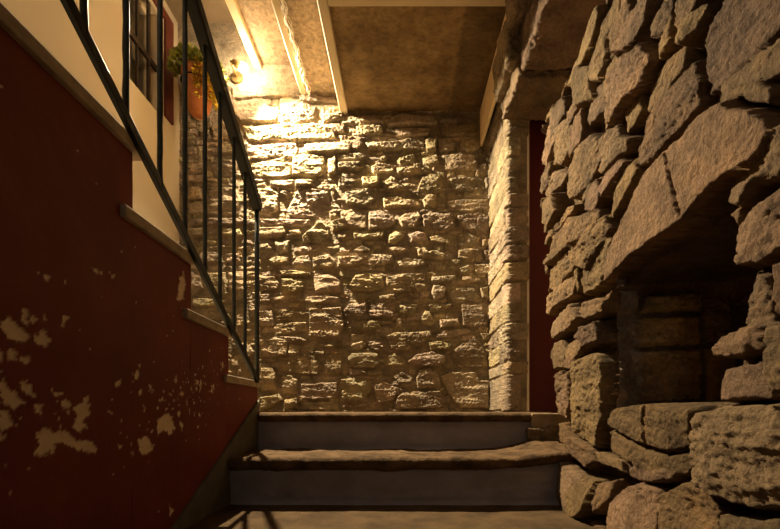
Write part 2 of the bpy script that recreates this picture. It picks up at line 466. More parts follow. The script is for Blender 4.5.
# ================================================================== BACK WALL
YB = 2.90
def on_back(p, d=YB): return [((x - CX) * d / F, (CY - y) * d / F) for x, y in p]
BACK = parse('''
232 87 300 86 300 96 232 98; 233 101 262 99 278 114 276 121 240 122 233 112; 280 103 300 100 316 106 314 119 296 122 280 119
300 97 335 96 337 101 300 102; 242 126 322 123 332 128 335 138 300 141 248 140; 322 108 342 106 345 120 322 122; 323 124 345 122 345 132 324 132
245 145 296 143 299 150 294 157 262 156 247 152; 304 144 342 143 352 147 350 152 306 153; 210 125 228 122 240 130 238 140 213 140; 217 144 243 143 246 152 219 153
190 163 203 162 205 172 190 174; 188 176 205 175 207 182 188 183; 188 187 201 187 202 199 188 200; 188 202 205 201 205 213 188 214
210 160 236 158 237 174 215 175; 249 162 270 160 290 163 291 175 284 179 252 175; 293 157 304 154 325 156 322 174 315 177 292 176; 249 157 263 154 270 158 250 160
269 181 293 179 294 184 285 187 270 186; 295 180 313 180 314 185 296 187; 258 190 270 188 278 193 278 210 270 216 258 214; 208 190 236 188 240 200 238 214 210 215
279 188 288 190 287 196 281 194; 297 190 310 188 328 191 330 205 328 216 290 216 286 210; 315 187 326 179 335 188 333 200 330 190; 328 158 336 155 336 172 328 176
258 219 310 219 310 225 262 226; 188 219 240 218 256 221 255 225 188 226; 258 228 284 227 286 233 278 238 259 238; 188 229 206 228 207 236 188 237; 215 228 240 228 243 236 216 236
289 231 300 229 301 234 290 236; 302 236 310 229 320 220 328 226 329 236 318 242 303 242; 329 212 336 210 338 218 330 218; 331 222 345 217 347 229 333 231
259 244 268 243 273 249 265 253 259 252; 274 241 290 240 287 252 278 254; 294 247 318 244 320 249 305 253 294 252; 269 259 278 256 289 257 288 263 271 264
291 264 297 256 308 255 311 262 309 267 293 267; 312 257 328 254 335 261 331 268 313 267; 225 253 238 252 240 262 226 263; 200 252 220 252 222 262 201 263; 279 270 295 270 310 273 312 276 282 275
259 275 275 276 279 283 277 290 260 290; 282 278 300 279 307 281 304 290 294 293 283 291; 313 276 330 273 340 280 341 292 315 293; 272 297 288 295 289 299 274 301; 260 294 270 293 270 302 260 303
297 297 325 295 340 297 338 302 310 304 298 301; 288 303 299 303 299 307 289 307; 259 312 272 310 273 325 260 326; 275 309 305 307 307 320 276 321; 276 323 306 322 306 331 276 335
309 308 342 307 344 325 338 338 309 337; 191 276 200 272 203 288 192 296; 207 273 225 272 226 292 210 292; 228 272 244 271 246 291 229 292; 192 298 220 299 222 307 193 306; 236 310 245 306 247 325 236 326; 248 300 257 299 257 318 249 318
260 340 272 337 288 340 287 355 262 357; 289 344 299 345 299 355 288 356; 275 336 300 337 310 342 290 342; 315 344 340 343 341 347 318 348; 313 351 324 350 325 355 314 355
278 358 300 355 315 357 321 366 317 375 300 374 278 371; 324 358 332 350 342 352 342 370 335 376 325 373; 261 368 272 366 276 373 275 390 261 391; 281 377 290 375 298 380 297 394 282 394
301 384 337 382 338 398 302 400; 301 402 338 401 339 410 301 410; 260 397 279 394 282 400 270 409 260 409; 284 400 298 398 298 409 284 409; 231 340 238 336 240 348 232 350; 231 358 238 357 238 366 231 366; 240 350 250 344 255 352 244 360
385 120 400 115 430 117 438 122 430 125 388 125; 350 117 380 115 384 121 360 123; 395 127 430 128 428 135 396 136; 440 128 470 125 477 128 472 135 442 135; 434 114 478 117 478 122 440 121
356 126 370 124 382 127 383 132 372 135 357 135; 340 117 350 113 366 122 360 125 342 123; 340 136 362 138 365 143 358 150 341 149; 365 143 395 142 410 138 424 142 424 149 392 150 368 148
425 139 437 139 436 150 426 150; 438 139 452 137 456 142 454 150 439 151; 462 137 473 131 480 132 480 148 468 151 460 147; 338 154 360 153 368 156 363 160 338 160; 338 162 360 162 365 167 356 170 338 169
371 167 376 162 395 165 393 172 373 172; 380 157 387 155 386 160 380 160; 399 157 414 153 416 160 412 163 400 165 397 160; 396 168 405 167 430 168 431 173 410 175 398 173; 423 157 437 154 439 163 432 166 424 163
442 154 452 153 475 155 478 162 477 170 445 170; 362 177 379 177 379 184 372 187 363 185; 384 182 391 176 400 183 405 189 398 191 384 189; 418 189 422 176 430 174 441 174 442 191 428 193; 450 178 465 176 480 178 481 188 474 191 452 190
485 177 491 176 491 188 486 188; 338 172 354 173 356 182 350 188 338 187; 345 192 368 188 376 194 372 203 362 206 346 204; 382 198 390 196 415 198 421 203 418 206 384 207; 423 200 428 194 436 196 437 206 425 207
446 200 465 198 488 199 489 209 470 211 447 210; 340 211 355 208 366 212 366 228 342 228; 368 212 380 210 393 216 395 222 388 228 369 229; 398 218 404 213 418 210 421 216 414 227 402 227; 422 216 432 210 440 214 452 214 454 226 446 231 424 227
457 215 480 213 489 216 489 232 470 232 458 226; 337 233 350 231 352 238 338 240; 353 233 370 234 384 232 383 238 354 239; 389 234 396 231 404 235 400 240 396 244 388 244; 408 234 418 231 426 233 428 240 412 241
429 236 440 234 449 237 450 245 430 241; 457 236 470 234 480 238 477 245 458 246; 482 239 490 238 490 247 482 247; 387 247 400 245 410 250 395 254; 417 249 424 247 428 252 440 249 446 254 442 260 418 257
458 250 470 248 480 250 482 261 470 262 458 258; 484 250 490 249 490 262 485 261; 367 257 372 254 392 255 393 261 385 265 368 265; 398 262 405 257 422 259 426 264 412 267 400 266; 340 248 350 247 351 253 340 253; 352 251 362 245 372 250 365 254
338 257 358 256 364 260 352 266 338 266; 459 268 470 265 472 272 462 273; 474 264 489 264 489 274 475 274; 349 286 356 275 368 273 383 276 384 288 370 292 352 290; 386 277 400 274 425 273 426 291 395 292 387 285
431 276 455 275 457 280 440 283 432 281; 433 285 440 284 446 286 443 298 434 300 431 294; 447 292 460 288 475 287 478 296 472 301 449 300; 462 276 480 276 482 281 468 283 462 280; 480 288 489 286 489 300 482 298
355 293 370 294 371 299 357 299; 378 296 392 294 396 299 380 300; 344 310 350 303 366 301 367 312 360 318 346 317; 369 312 371 303 394 303 395 317 370 318; 398 305 405 304 418 304 416 313 400 317 398 312
421 317 425 310 430 311 435 322 430 326 422 324; 440 306 452 303 450 308 441 309; 461 303 470 304 482 304 484 314 488 325 475 327 463 326; 355 323 362 320 378 320 381 328 370 331 356 330; 396 319 402 318 401 326 396 327
440 320 458 318 459 325 441 328; 435 335 445 330 468 328 472 332 455 337 437 338; 386 336 395 332 430 331 432 335 420 347 405 351 392 349; 367 337 384 338 384 349 377 352 368 346; 350 345 362 340 367 344 362 349 351 350
428 342 440 341 452 345 448 350 430 350; 450 354 462 343 474 336 483 345 489 367 466 368 451 358; 480 333 490 333 490 339 484 340; 348 358 352 353 378 353 380 364 374 369 350 367; 384 357 395 353 405 360 404 366 386 366
407 362 416 354 432 351 445 356 445 364 425 367; 357 371 380 370 382 374 368 376; 340 379 355 377 372 382 370 392 363 401 342 399; 374 385 384 381 399 388 394 400 376 403; 394 376 402 371 413 378 411 383 398 383
416 378 420 370 430 368 438 375 442 388 418 388; 397 397 405 391 440 391 445 403 440 409 394 409; 441 376 452 372 475 372 480 380 489 380 489 408 460 408 447 392
''')
u = np.arange(-1.68, 0.80, 0.0042); v = np.arange(-0.06, 2.86, 0.0042)
U, V = np.meshgrid(u, v)
back_polys = [on_back(p) for p in BACK]
H, T = masonry(U, V, back_polys, 0.031, 0.007, 11, 0.014,
               fill=courses(-1.7, 0.8, -0.06, 2.9, 0.085, 0.045, 5), warp=0.007, fillA=0.3, facet=0.4, grain=0.5)
# smooth plaster band under the ceiling at the lamp
pl = sstep(2.30, 2.325, V + 0.012 * fbm(U * 12, V * 3, U * 0, 3)) * (1 - sstep(-0.72, -0.66, U))
H = H * (1 - pl) + pl * (0.028 + 0.003 * fbm(U * 14, V * 14, U * 0 + 3, 4))
T = T * (1 - pl[..., None]) + pl[..., None] * np.array((0.62, 0.52, 0.38))
P = np.stack([U, YB - H + 0.018, V + EYE], -1).reshape(-1, 3)
o = mesh_np('wall_back', P, grid_faces(len(v), len(u)), M_stone, tint=T.reshape(-1, 3))
tag(o, 'rough stone rubble wall facing the viewer behind the landing', 'wall', kind='structure')

# ================================================================== RIGHT WALL (with niche)
XR = 0.63
def on_right(p, X=XR): return [(X * F / (x - CX), (CY - y) * (X / (x - CX))) for x, y in p]
RIGHT = parse('''
565 88 578 60 592 20 600 2 603 12 592 45 577 78; 592 74 596 55 607 35 608 50 603 84 594 82; 578 64 591 66 593 100 577 108 574 84; 614 55 622 30 640 3 655 -6 650 20 640 40 625 55
607 115 610 75 625 57 645 40 652 60 645 85 625 108 608 128; 646 28 655 13 668 -4 678 -6 662 30 650 40; 634 165 636 130 650 100 690 60 700 75 697 108 680 133 660 153 640 168
702 60 705 30 720 -10 800 -40 790 18 745 62 720 82 702 98; 680 42 688 12 716 -6 700 32 686 44; 706 109 728 88 756 74 771 86 774 106 740 97 712 112
585 286 600 262 625 215 650 170 690 135 706 114 735 99 768 110 778 130 768 152 746 168 711 191 687 221 650 246 615 270 592 288
718 204 725 190 750 175 772 157 788 146 790 160 755 183 736 207; 728 262 730 226 746 206 790 176 795 240 755 267 736 270
540 150 542 132 551 121 553 140 545 168 541 165; 553 150 554 128 565 118 573 126 570 145 560 164 553 165; 541 190 544 178 555 168 563 171 560 185 545 198; 563 190 566 165 576 146 590 133 598 140 598 165 590 180 577 198 566 198
603 170 607 150 620 134 630 136 628 150 615 165 605 175; 602 192 610 172 625 156 632 160 622 176 606 200; 606 215 616 182 636 156 639 170 631 190 613 212 607 222; 580 205 590 186 600 176 603 195 598 213 583 211
543 225 545 201 556 193 560 210 550 228; 557 226 568 206 575 203 571 215 558 229; 545 254 550 236 570 217 600 207 602 219 582 239 560 251 547 257; 572 262 584 244 592 226 606 214 612 228 602 248 590 270
543 264 547 259 570 237 576 240 563 253 547 267; 546 288 548 270 570 252 576 255 571 272 552 293; 548 313 551 296 572 276 578 280 574 295 555 309 551 317; 550 335 552 321 572 302 578 318 565 331 553 339
550 358 553 343 560 339 563 350 561 369 552 371; 562 352 566 342 575 337 585 344 573 360 564 363; 584 264 590 250 600 240 613 237 606 255 599 285 585 297; 577 272 583 264 583 290 578 294
577 311 585 302 600 297 613 303 609 312 590 320 582 318; 577 337 582 326 599 320 601 341 586 349; 571 432 571 362 584 356 597 353 601 362 600 420 593 450 581 442; 556 402 558 377 567 371 570 400 567 420 560 419
562 440 565 421 571 434 590 450 597 463 589 471 573 456 564 456; 563 458 572 470 586 476 590 500 576 514 567 505; 574 502 578 486 590 476 601 479 597 516 581 522; 611 535 612 501 625 486 640 481 656 491 661 511 660 540
596 499 601 481 615 478 615 499 602 515; 603 420 609 408 640 404 688 405 691 411 689 440 688 468 678 476 650 471 622 463 608 455
698 413 720 405 760 405 778 400 800 430 800 512 762 511 720 500 700 480 697 440; 656 496 680 479 705 486 720 511 728 540 664 540; 732 545 726 513 757 520 790 518 800 560
742 330 745 290 748 275 762 271 768 290 772 320 770 334 746 332; 765 300 768 266 800 250 800 318 772 318; 714 356 716 345 730 333 750 326 772 336 776 354 750 358; 714 386 716 366 740 361 774 362 776 385 774 401 718 403; 776 325 800 325 800 395 776 395
''')
NICHE = on_right([(606, 300), (613, 280), (650, 250), (687, 224), (712, 196), (728, 226), (737, 275), (740, 330), (715, 346), (713, 403), (608, 406), (603, 360)])
NICHE_TOP, NICHE_BOT = 0.42, 0.012
END = on_right([(541, 128), (540, 160), (540, 190), (543, 225), (543, 262), (547, 290), (549, 315), (550, 335), (550, 360), (555, 380), (557, 410), (560, 440), (564, 460), (567, 512), (568, 560)])
TOPEND = on_right([(552, 118), (566, 85), (580, 55), (596, 5)])
u = np.concatenate([np.arange(0.30, 0.7, 0.0032), np.arange(0.7, 2.02, 0.0038)]); v = np.arange(-0.40, 2.3, 0.0038)
U, V = np.meshgrid(u, v)
H, T = masonry(U, V, [on_right(p) for p in RIGHT], 0.045, 0.006, 23, 0.015,
               fill=courses(0.25, 2.0, -0.4, 2.3, 0.13, 0.075, 9), warp=0.014, tone=(0.295, 0.20, 0.11), mortar=(0.17, 0.115, 0.062), lamin=0.45, fillA=0.6, facet=0.5, grain=0.35, joint=0.03)
# the big lintel stone over the niche: a crack across its face
ck = on_right([(673, 155), (680, 185), (686, 215)]); ck2 = on_right([(604, 428), (622, 438), (640, 447), (662, 454), (692, 449)]); ck3 = on_right([(645, 404), (641, 425), (642, 446)])
for ((a0, b0), (a1, b1)), cd, cw in [(q, 0.012, 0.006) for q in zip(ck[:-1], ck[1:])] + [(q, 0.022, 0.010) for q in zip(ck2[:-1], ck2[1:])] + [(q, 0.012, 0.007) for q in zip(ck3[:-1], ck3[1:])]:
    t = np.clip(((U - a0) * (a1 - a0) + (V - b0) * (b1 - b0)) / ((a1 - a0)**2 + (b1 - b0)**2), 0, 1)
    dd = np.hypot(U - a0 - t * (a1 - a0), V - b0 - t * (b1 - b0)) + 0.004 * perlin(U * 60, V * 60, U * 0)
    H -= cd * (1 - sstep(0.0, cw, dd))
# niche and the ragged end of the wall at the doorway
sn = poly_sd(U + 0.008 * fbm(U * 14, V * 14, U * 0, 3), V + 0.008 * fbm(U * 14, V * 14, U * 0 + 5, 3), NICHE)
dn = sstep(0.0, 0.012, sn)
H = H * (1 - dn) + dn * (-0.36 + 0.04 * fbm(U * 9, V * 12, U * 0 + 8, 4))
zs = [p[1] for p in END][::-1] + [p[1] for p in TOPEND]
ds = [p[0] for p in END][::-1] + [p[0] for p in TOPEND]
dend = np.interp(V, zs, ds) + 0.02 * fbm(V * 12, U * 3, U * 0, 3)
tail = sstep(0.0, 0.05, U - dend)
H = H - tail * (0.42 + 0.0 * U)
low = 1 - sstep(-0.34, -0.20, V)
H = H + low * 0.03 * (1 - tail)
P = np.stack([XR - H + 0.03, U, V + EYE], -1).reshape(-1, 3)
parts = [(P, grid_faces(len(v), len(u)), T.reshape(-1, 3))]
# far cheek of the niche, facing the viewer
cu = np.arange(0.655, 1.05, 0.0035); cv = np.arange(-0.01, 0.46, 0.0035)
CU, CV = np.meshgrid(cu, cv)
cheek = [[((x - CX) * 1.27 / F, (CY - y) * 1.27 / F) for x, y in p] for p in parse('''
624 322 690 319 691 346 626 349; 625 353 690 350 692 400 628 402; 640 300 692 296 692 314 630 317; 600 330 622 330 622 398 604 400; 694 300 720 300 722 345 696 345; 696 350 725 348 725 405 697 402; 605 296 632 290 630 312 606 318
''')]
Hc, Tc = masonry(CU, CV, cheek, 0.03, 0.014, 31, 0.012, warp=0.006, tone=(0.64, 0.46, 0.25), mortar=(0.24, 0.19, 0.13))
gr = 1 - sstep(0.71, 0.75, CU + 0.03 * fbm(CU * 9, CV * 9, CU * 0, 3))
Tc = Tc * (1 - gr[..., None]) + gr[..., None] * np.array((0.46, 0.39, 0.34))
Pc = np.stack([CU, 1.236 - Hc + 0.0 * CU, CV + EYE], -1).reshape(-1, 3)
parts.append((Pc, grid_faces(len(cv), len(cu)), Tc.reshape(-1, 3)))
Pj, Fj, Tj = join_np(parts)
o = mesh_np('wall_right', Pj, Fj, M_stone, tint=Tj)
tag(o, 'massive rough stone wall with a dark recessed niche', 'wall', kind='structure')

# ================================================================== JAMB PILLAR, LINTEL, DOOR
YJ = 2.43
u = np.arange(0, 0.66, 0.004); v = np.arange(-0.03, 1.92, 0.004)
U, V = np.meshgrid(u, v)
pj = []
rows = [411, 374, 361, 340, 322, 303, 282, 262, 245, 226, 207, 194, 172, 158, 137, 120, 96]
rs = np.random.RandomState(3)
for a, b in zip(rows[:-1], rows[1:]):
    z0, z1 = (CY - a) * YJ / F + 0.004, (CY - b) * YJ / F - 0.004
    c = 0.30 + rs.uniform(-0.1, 0.16)
    for s0, s1 in ((-0.05, c), (c + 0.01, 0.62 if rs.rand() < .6 else 0.55)):
        j = lambda: rs.uniform(-0.008, 0.008)
        pj.append([(s0, z0 + j()), ((s0 + s1) / 2, z0 + j()), (s1, z0 + j()), (s1, z1 + j()), ((s0 + s1) / 2, z1 + j()), (s0, z1 + j())])
H, T = masonry(U, V, pj, 0.015, 0.006, 41, 0.012, warp=0.006, facet=0.4)
L1 = 0.47                                # length of the side that faces the landing, then the corner, then the front
uc = U - L1
ang = np.clip(uc / 0.024, 0, 1) * math.pi / 2
bx = np.where(uc < 0, 0.638, np.where(uc < 0.024, 0.638 + 0.015 * (1 - np.cos(ang)), 0.653 + (uc - 0.024)))
by = np.where(uc < 0, YJ + L1 + 0.015 - U, np.where(uc < 0.024, YJ + 0.015 * (1 - np.sin(ang)), YJ))
nx, ny = -np.cos(ang), -np.sin(ang)
P = np.stack([bx + nx * H, by + ny * H, V + EYE], -1).reshape(-1, 3)
# cut the front off at the door edge
P[:, 0] = np.minimum(P[:, 0], 0.755)
o = mesh_np('wall_jamb', P, grid_faces(len(v), len(u)), M_stone, tint=T.reshape(-1, 3))
tag(o, 'narrow stone door jamb between back wall and dark red door', 'door jamb', kind='structure')

lint = [rock(0.60, 1.0, 2.12, 2.42, 1.735 + EYE, 1.95 + EYE, 1, tone=(0.26, 0.19, 0.12)),
        rock(0.62, 1.05, 1.60, 2.115, 1.775 + EYE, 2.03 + EYE, 2, tone=(0.30, 0.21, 0.15)),
        rock(0.545, 0.9, 2.10, 2.40, 1.82 + EYE, 2.04 + EYE, 3, 0.022, tone=(0.36, 0.28, 0.18)),
        rock(0.545, 0.95, 1.55, 2.12, 1.98 + EYE, 2.24 + EYE, 6, 0.022, tone=(0.36, 0.27, 0.17)),
        rock(0.585, 1.0, 1.10, 1.56, 2.02 + EYE, 2.3 + EYE, 4, tone=(0.36, 0.28, 0.18)),
        rock(0.60, 1.0, 2.40, 2.95, 1.83 + EYE, 2.3 + EYE, 7, tone=(0.34, 0.26, 0.17)),
        rock(0.60, 1.0, 1.5, 2.36, 2.25 + EYE, 2.5 + EYE, 5, tone=(0.34, 0.26, 0.17))]
Pj, Fj, Tj = join_np(lint)
o = mesh_np('wall_lintel', Pj, Fj, M_stone, tint=Tj)
tag(o, 'dark rough stone lintels bridging the top of the doorway', 'lintel', kind='structure')

d = MB().box(0.758, 1.62, 2.47, 2.51, EYE - 0.02, EYE + 1.85).build('door_1', M_door)
tag(d, 'plain dark red door in the doorway on the right', 'door', kind='structure')
t = MB().box(0.748, 0.762, 2.425, 2.50, EYE - 0.02, EYE + 1.76).build('trim_1', M_white)
tag(t, 'thin white edge strip between stone jamb and dark red door', 'trim', kind='structure')
# return of the passage wall beyond the right wall
w = MB().box(1.05, 1.10, 1.2, 2.6, 0, EYE + 2.6).build('wall_passage', M_darkceil)
tag(w, 'dark passage wall behind the doorway opening', 'wall', kind='structure')

# ================================================================== LEFT: RED STRINGER WALL
XL = -0.684
def on_left(p, X=XL): return [(-X * F / (CX - x), (CY - y) * (-X / (CX - x))) for x, y in p]
NOSE0, TREAD, Z0, RISE = 1.925, 0.284, 0.140, 0.1815   # nosing of the first upper step, going, height above eye, rise
SL = 0.030                                              # slab thickness
NST = 4
CHIPS = parse('''
0 320 10 318 18 326 30 335 22 342 10 338 4 330; 22 312 26 308 28 320 44 314 46 318 30 325 24 322; 35 336 44 330 50 338 46 348 38 346; 63 313 67 318 62 326; 38 273 40 272 41 276 38 276; 46 275 53 276 52 279 47 278; 93 269 103 270 102 272 95 272; 110 273 115 277 113 278
0 380 6 382 12 390 18 398 24 402 14 408 4 402; 22 382 30 385 34 392 26 396; 2 410 10 414 12 425 4 432 0 428; 0 432 8 436 6 442 0 444; 40 432 44 428 52 432 62 430 70 432 76 440 88 440 97 447 96 452 86 451 78 450 70 446 62 440 56 444 54 452 48 454 36 454 36 448 42 444 38 438
60 400 66 398 70 404 70 412 64 410; 74 408 80 404 92 404 90 412 84 420 86 428 78 432 74 424 78 416; 54 394 60 394 58 400; 118 380 122 382 120 388 116 384; 132 382 136 372 140 366 138 380; 150 386 153 384 152 390; 158 422 164 414 170 412 172 418 176 428 170 434 164 430 158 436
180 420 184 424 182 430; 178 300 180 280 184 272 186 284 184 298 180 301; 182 308 185 315 182 318; 222 362 224 366 221 370; 196 380 200 382 198 386; 138 440 146 436 154 446 146 456 140 450; 10 350 16 352 14 360 8 358; 24 354 30 358 26 364 22 360; 170 504 174 510 170 516
212 386 214 384 214 390; 108 412 110 410 112 414; 118 446 122 446 120 450; 130 454 134 452 134 456; 84 398 90 396 88 402; 0 350 6 352 4 360 0 362; 34 404 42 406 40 412 34 410
''')
chip_polys = [on_left(p) for p in CHIPS]
parts = []; chips = []
off = 0; Ps = []; Fs = []; Cs = []
for n in range(NST):
    y1 = NOSE0 - 0.008 if n == 0 else NOSE0 - 0.045 - TREAD * n + TREAD - TREAD
    y1 = NOSE0 - 0.045 - TREAD * n if n else NOSE0 - 0.008
    y0 = NOSE0 - 0.045 - TREAD * (n + 1)
    top = Z0 + RISE * n - SL + 0.004
    if y1 < 0.05: break
    if n == NST - 1: y0 = -1.2
    uu = np.linspace(y0, y1, max(4, int((y1 - y0) / 0.004))); vv = np.linspace(-EYE, top, int((top + EYE) / 0.004))
    U, V = np.meshgrid(uu, vv)
    wu = U + 0.006 * fbm(U * 40, V * 40, U * 0, 3); wv = V + 0.006 * fbm(U * 40, V * 40, U * 0 + 4, 3)
    C = np.zeros_like(U); jag = fbm(U * 70, V * 70, U * 0 + 6, 4, 0.6)
    for p in chip_polys:
        C = np.maximum(C, sstep(-0.0015, 0.0015, poly_sd(wu, wv, p) + 0.011 * jag))
    # crumbs of flaked paint around the big patches
    zone = np.exp(-((U - 0.72) / 0.10)**2 - ((V - 0.02) / 0.14)**2) + 0.9 * np.exp(-((U - 1.15) / 0.22)**2 - ((V - 0.0) / 0.10)**2)
    zone = zone + 1.15 * np.exp(-((U - 1.38) / 0.17)**2 - ((V - 0.09) / 0.12)**2)
    crumbs = fbm(U * 60, V * 48, U * 0 + 2, 4, 0.6)
    C = np.maximum(C, sstep(0.70, 0.76, crumbs + 0.33 * zone))
    dep = 0.0025 * fbm(U * 5, V * 5, U * 0 + 9, 4) - C * 0.002
    Ps.append(np.stack([XL + dep, U, V + EYE], -1).reshape(-1, 3)); Fs.append(grid_faces(len(vv), len(uu)) + off); Cs.append(C.ravel()); off += U.size
    # body behind the skin
    b = [(-0.79, y0, 0), (XL - 0.006, y0, 0), (XL - 0.006, y1, 0), (-0.79, y1, 0)]
    q = np.array([(x, y, z) for z in (0.0, top + EYE) for x, y, _ in b])
    Ps.append(q); Fs.append(np.array([(0, 1, 2, 3), (4, 5, 6, 7), (0, 1, 5, 4), (1, 2, 6, 5), (2, 3, 7, 6), (3, 0, 4, 7)]) + off); Cs.append(np.zeros(8)); off += 8
    if n == 0 or True:   # closing edge strip between skin and body at the riser
        q = np.array([(XL - 0.01, y1, 0), (XL, y1, 0), (XL, y1, top + EYE), (XL - 0.01, y1, top + EYE)])
        Ps.append(q); Fs.append(np.array([(0, 1, 2, 3)]) + off); Cs.append(np.zeros(4)); off += 4
o = mesh_np('wall_left', np.concatenate(Ps), np.concatenate(Fs), M_red, chip=np.concatenate(Cs))
tag(o, 'dark red stair side wall with flaking paint patches', 'wall', kind='structure')

# skirting that follows the lower flight
sk = on_left([(258, 400), (170, 529), (150, 560)])
prof = [(NOSE0 - 0.008, sk[0][1] + EYE), (sk[2][0], max(0.0, sk[2][1] + EYE)), (1.10, 0.0), (NOSE0 - 0.008, 0.0)]
prof = [(NOSE0 - 0.008, sk[0][1] + EYE), (sk[1][0], sk[1][1] + EYE), (1.17, 0.0), (NOSE0 - 0.008, 0.0)]
o = MB().prism_x(prof, XL - 0.004, XL + 0.012).build('baseboard_left', M_skirt, bevel=0.003)
tag(o, 'sloping dark grey skirting between red wall and lower steps', 'skirting', kind='structure')

# ================================================================== LOWER FLIGHT
rs = np.random.RandomState(5)
XS0, XS1 = XL + 0.010, 0.70
st = tag(empty('staircase', (0, 1.6, 0)), 'two low stone steps with worn brown treads and grey painted risers', 'stairs')
def swept(name, prof, x0, x1, mat, parent, amp, zadd=None, step=0.006, seed=0):
    """profile of (y,z) swept along x and worn with noise"""
    pts = []
    for (a, b) in zip(prof[:-1], prof[1:]):
        n = max(1, int(math.hypot(b[0] - a[0], b[1] - a[1]) / step))
        pts += [(a[0] + (b[0] - a[0]) * i / n, a[1] + (b[1] - a[1]) * i / n) for i in range(n)]
    pts.append(prof[-1]); pts = np.array(pts)
    xs = np.linspace(x0, x1, int((x1 - x0) / step))
    X, K = np.meshgrid(xs, np.arange(len(pts)))
    Yp, Zp = pts[K, 0], pts[K, 1]
    t = np.gradient(pts, axis=0); t /= np.linalg.norm(t, axis=1)[:, None] + 1e-9
    nv = np.stack([t[:, 1], -t[:, 0]], 1)
    n = fbm(X * 4 + seed, Yp * 6, Zp * 6, 4) + 0.32 * fbm(X * 22, Yp * 30 + seed, Zp * 30, 4, 0.65)
    Yn = Yp + nv[K, 0] * n * amp; Zn = Zp + nv[K, 1] * n * amp
    if zadd: Zn = Zn + zadd(X, Yp, Zp)
    P = np.stack([X, Yn, Zn], -1).reshape(-1, 3)
    o = mesh_np(name, P, grid_faces(len(pts), len(xs)), mat)
    return keep_place(o, parent)
D1, D2 = 1.585, 1.895            # riser faces
Z1, Z2 = 0.188, 0.360            # tread heights
def nose(y, z, r, back, ov):
    """nosing profile from the tread's back edge round to the underside"""
    f = y - ov
    return [(back, z), (f + 0.025, z), (f + 0.010, z - 0.004), (f, z - 0.016), (f + 0.004, z - r), (f + 0.02, z - r - 0.012), (y + 0.01, z - r - 0.014)]
def bump1(X, Y, Z):
    e = np.clip((X - 0.36) / 0.24, 0, 1)
    return 0.022 * e * e * (Z > Z1 - 0.09) + 0.02 * e * np.clip((Y - 1.6) / 0.25, 0, 1)
swept('tread', nose(D1, Z1, 0.038, D2 + 0.03, 0.03), XS0, XS1, M_tread, st, 0.013, bump1, seed=1)
swept('landing', nose(D2, Z2, 0.030, 2.98, 0.022), XS0, 0.70, M_tread, st, 0.004, seed=2)
swept('riser', [(D1 + 0.01, Z1 - 0.03), (D1, Z1 - 0.06), (D1, 0.015), (D1 - 0.012, -0.01)], XS0, XS1, M_riser, st, 0.008, seed=3)
swept('riser', [(D2 + 0.012, Z2 - 0.025), (D2, Z2 - 0.05), (D2, Z1 + 0.01), (D2 - 0.01, Z1 - 0.02)], XS0, 0.60, M_riser, st, 0.006, seed=4)

# doorway threshold and the rubble under it
th = MB().box(0.60, 0.775, 1.87, 2.5, Z2 - 0.075, Z2 - 0.004).build('trim_2', M_sill, bevel=0.006)
tag(th, 'worn brown stone door sill at the right end of the landing', 'door sill', kind='structure')
Pj, Fj, Tj = join_np([rock(0.58, 0.80, 1.86, 2.2, 0.14, Z2 - 0.07, 8, 0.02, (0.27, 0.2, 0.12))])
o = mesh_np('wall_footing', Pj, Fj, M_stone, tint=Tj)
tag(o, 'rough stone footing under the door sill beside lower steps', 'footing', kind='structure')

# floors
xs = np.arange(-0.70, 0.80, 0.02); ys = np.arange(-1.6, 1.62, 0.02)
X, Y = np.meshgrid(xs, ys)
P = np.stack([X, Y, 0.004 * fbm(X * 5, Y * 5, X * 0, 4)], -1).reshape(-1, 3)
o = mesh_np('floor', P, grid_faces(len(ys), len(xs)), M_floor)
tag(o, 'worn brown stone floor at the foot of the lower steps', 'floor', kind='structure')
o = MB().box(-1.66, XL - 0.10, 1.6, 2.98, Z2 - 0.06, Z2 - 0.002).build('floor_landing', M_tread)
tag(o, 'brown stone landing floor at the foot of the upper flight', 'floor', kind='structure')

# ================================================================== UPPER FLIGHT
st2 = tag(empty('staircase', (-1.1, 1.6, EYE)), 'upper stair flight of thin grey slabs climbing behind the red wall', 'stairs')
body = MB()
for n in range(NST):
    yf = NOSE0 - TREAD * n; z = EYE + Z0 + RISE * n
    yb = yf - TREAD - 0.09 if n < NST - 1 else -1.2
    if yf < 0.12: break
    prof = [(yf, z - 0.006), (yf - 0.008, z), (yb, z), (yb, z - SL), (yf - 0.012, z - SL), (yf, z - SL + 0.008)]
    m = MB().prism_x(prof, -1.598, XL + 0.014)
    keep_place(m.build('tread', M_slab, bevel=0.003), st2)
    body.box(-1.598, -0.785, yb, yf - 0.045, z - SL - RISE + 0.002, z - SL + 0.001)
keep_place(body.build('step_body', M_plaster), st2)

# ================================================================== CREAM WALL WITH WINDOW
XC = -1.60
WY0, WY1, WZ0, WZ1 = 2.36, 2.66, EYE + 1.955, EYE + 2.60
m = MB()
m.box(XC - 0.25, XC, -1.2, WY0, 0.0, EYE + 2.9); m.box(XC - 0.25, XC, WY1, 2.98, 0.0, EYE + 2.9)
m.box(XC - 0.25, XC, WY0, WY1, 0.0, WZ0); m.box(XC - 0.25, XC, WY0, WY1, WZ1, EYE + 2.9)
tag(m.build('wall_stairwell', M_cream), 'smooth cream painted wall beside the upper flight', 'wall', kind='structure')
wn = tag(empty('window_1', (XC - 0.08, (WY0 + WY1) / 2, WZ0)), 'small dark framed window in the cream stairwell wall', 'window', kind='structure')
fr = MB(); xf0, xf1 = XC - 0.085, XC - 0.055
fr.box(xf0, xf1, WY0, WY0 + 0.035, WZ0, WZ1); fr.box(xf0, xf1, WY1 - 0.035, WY1, WZ0, WZ1)
fr.box(xf0, xf1, WY0 + .035, WY1 - .035, WZ0, WZ0 + 0.03); fr.box(xf0, xf1, WY0 + .035, WY1 - .035, WZ1 - 0.035, WZ1)
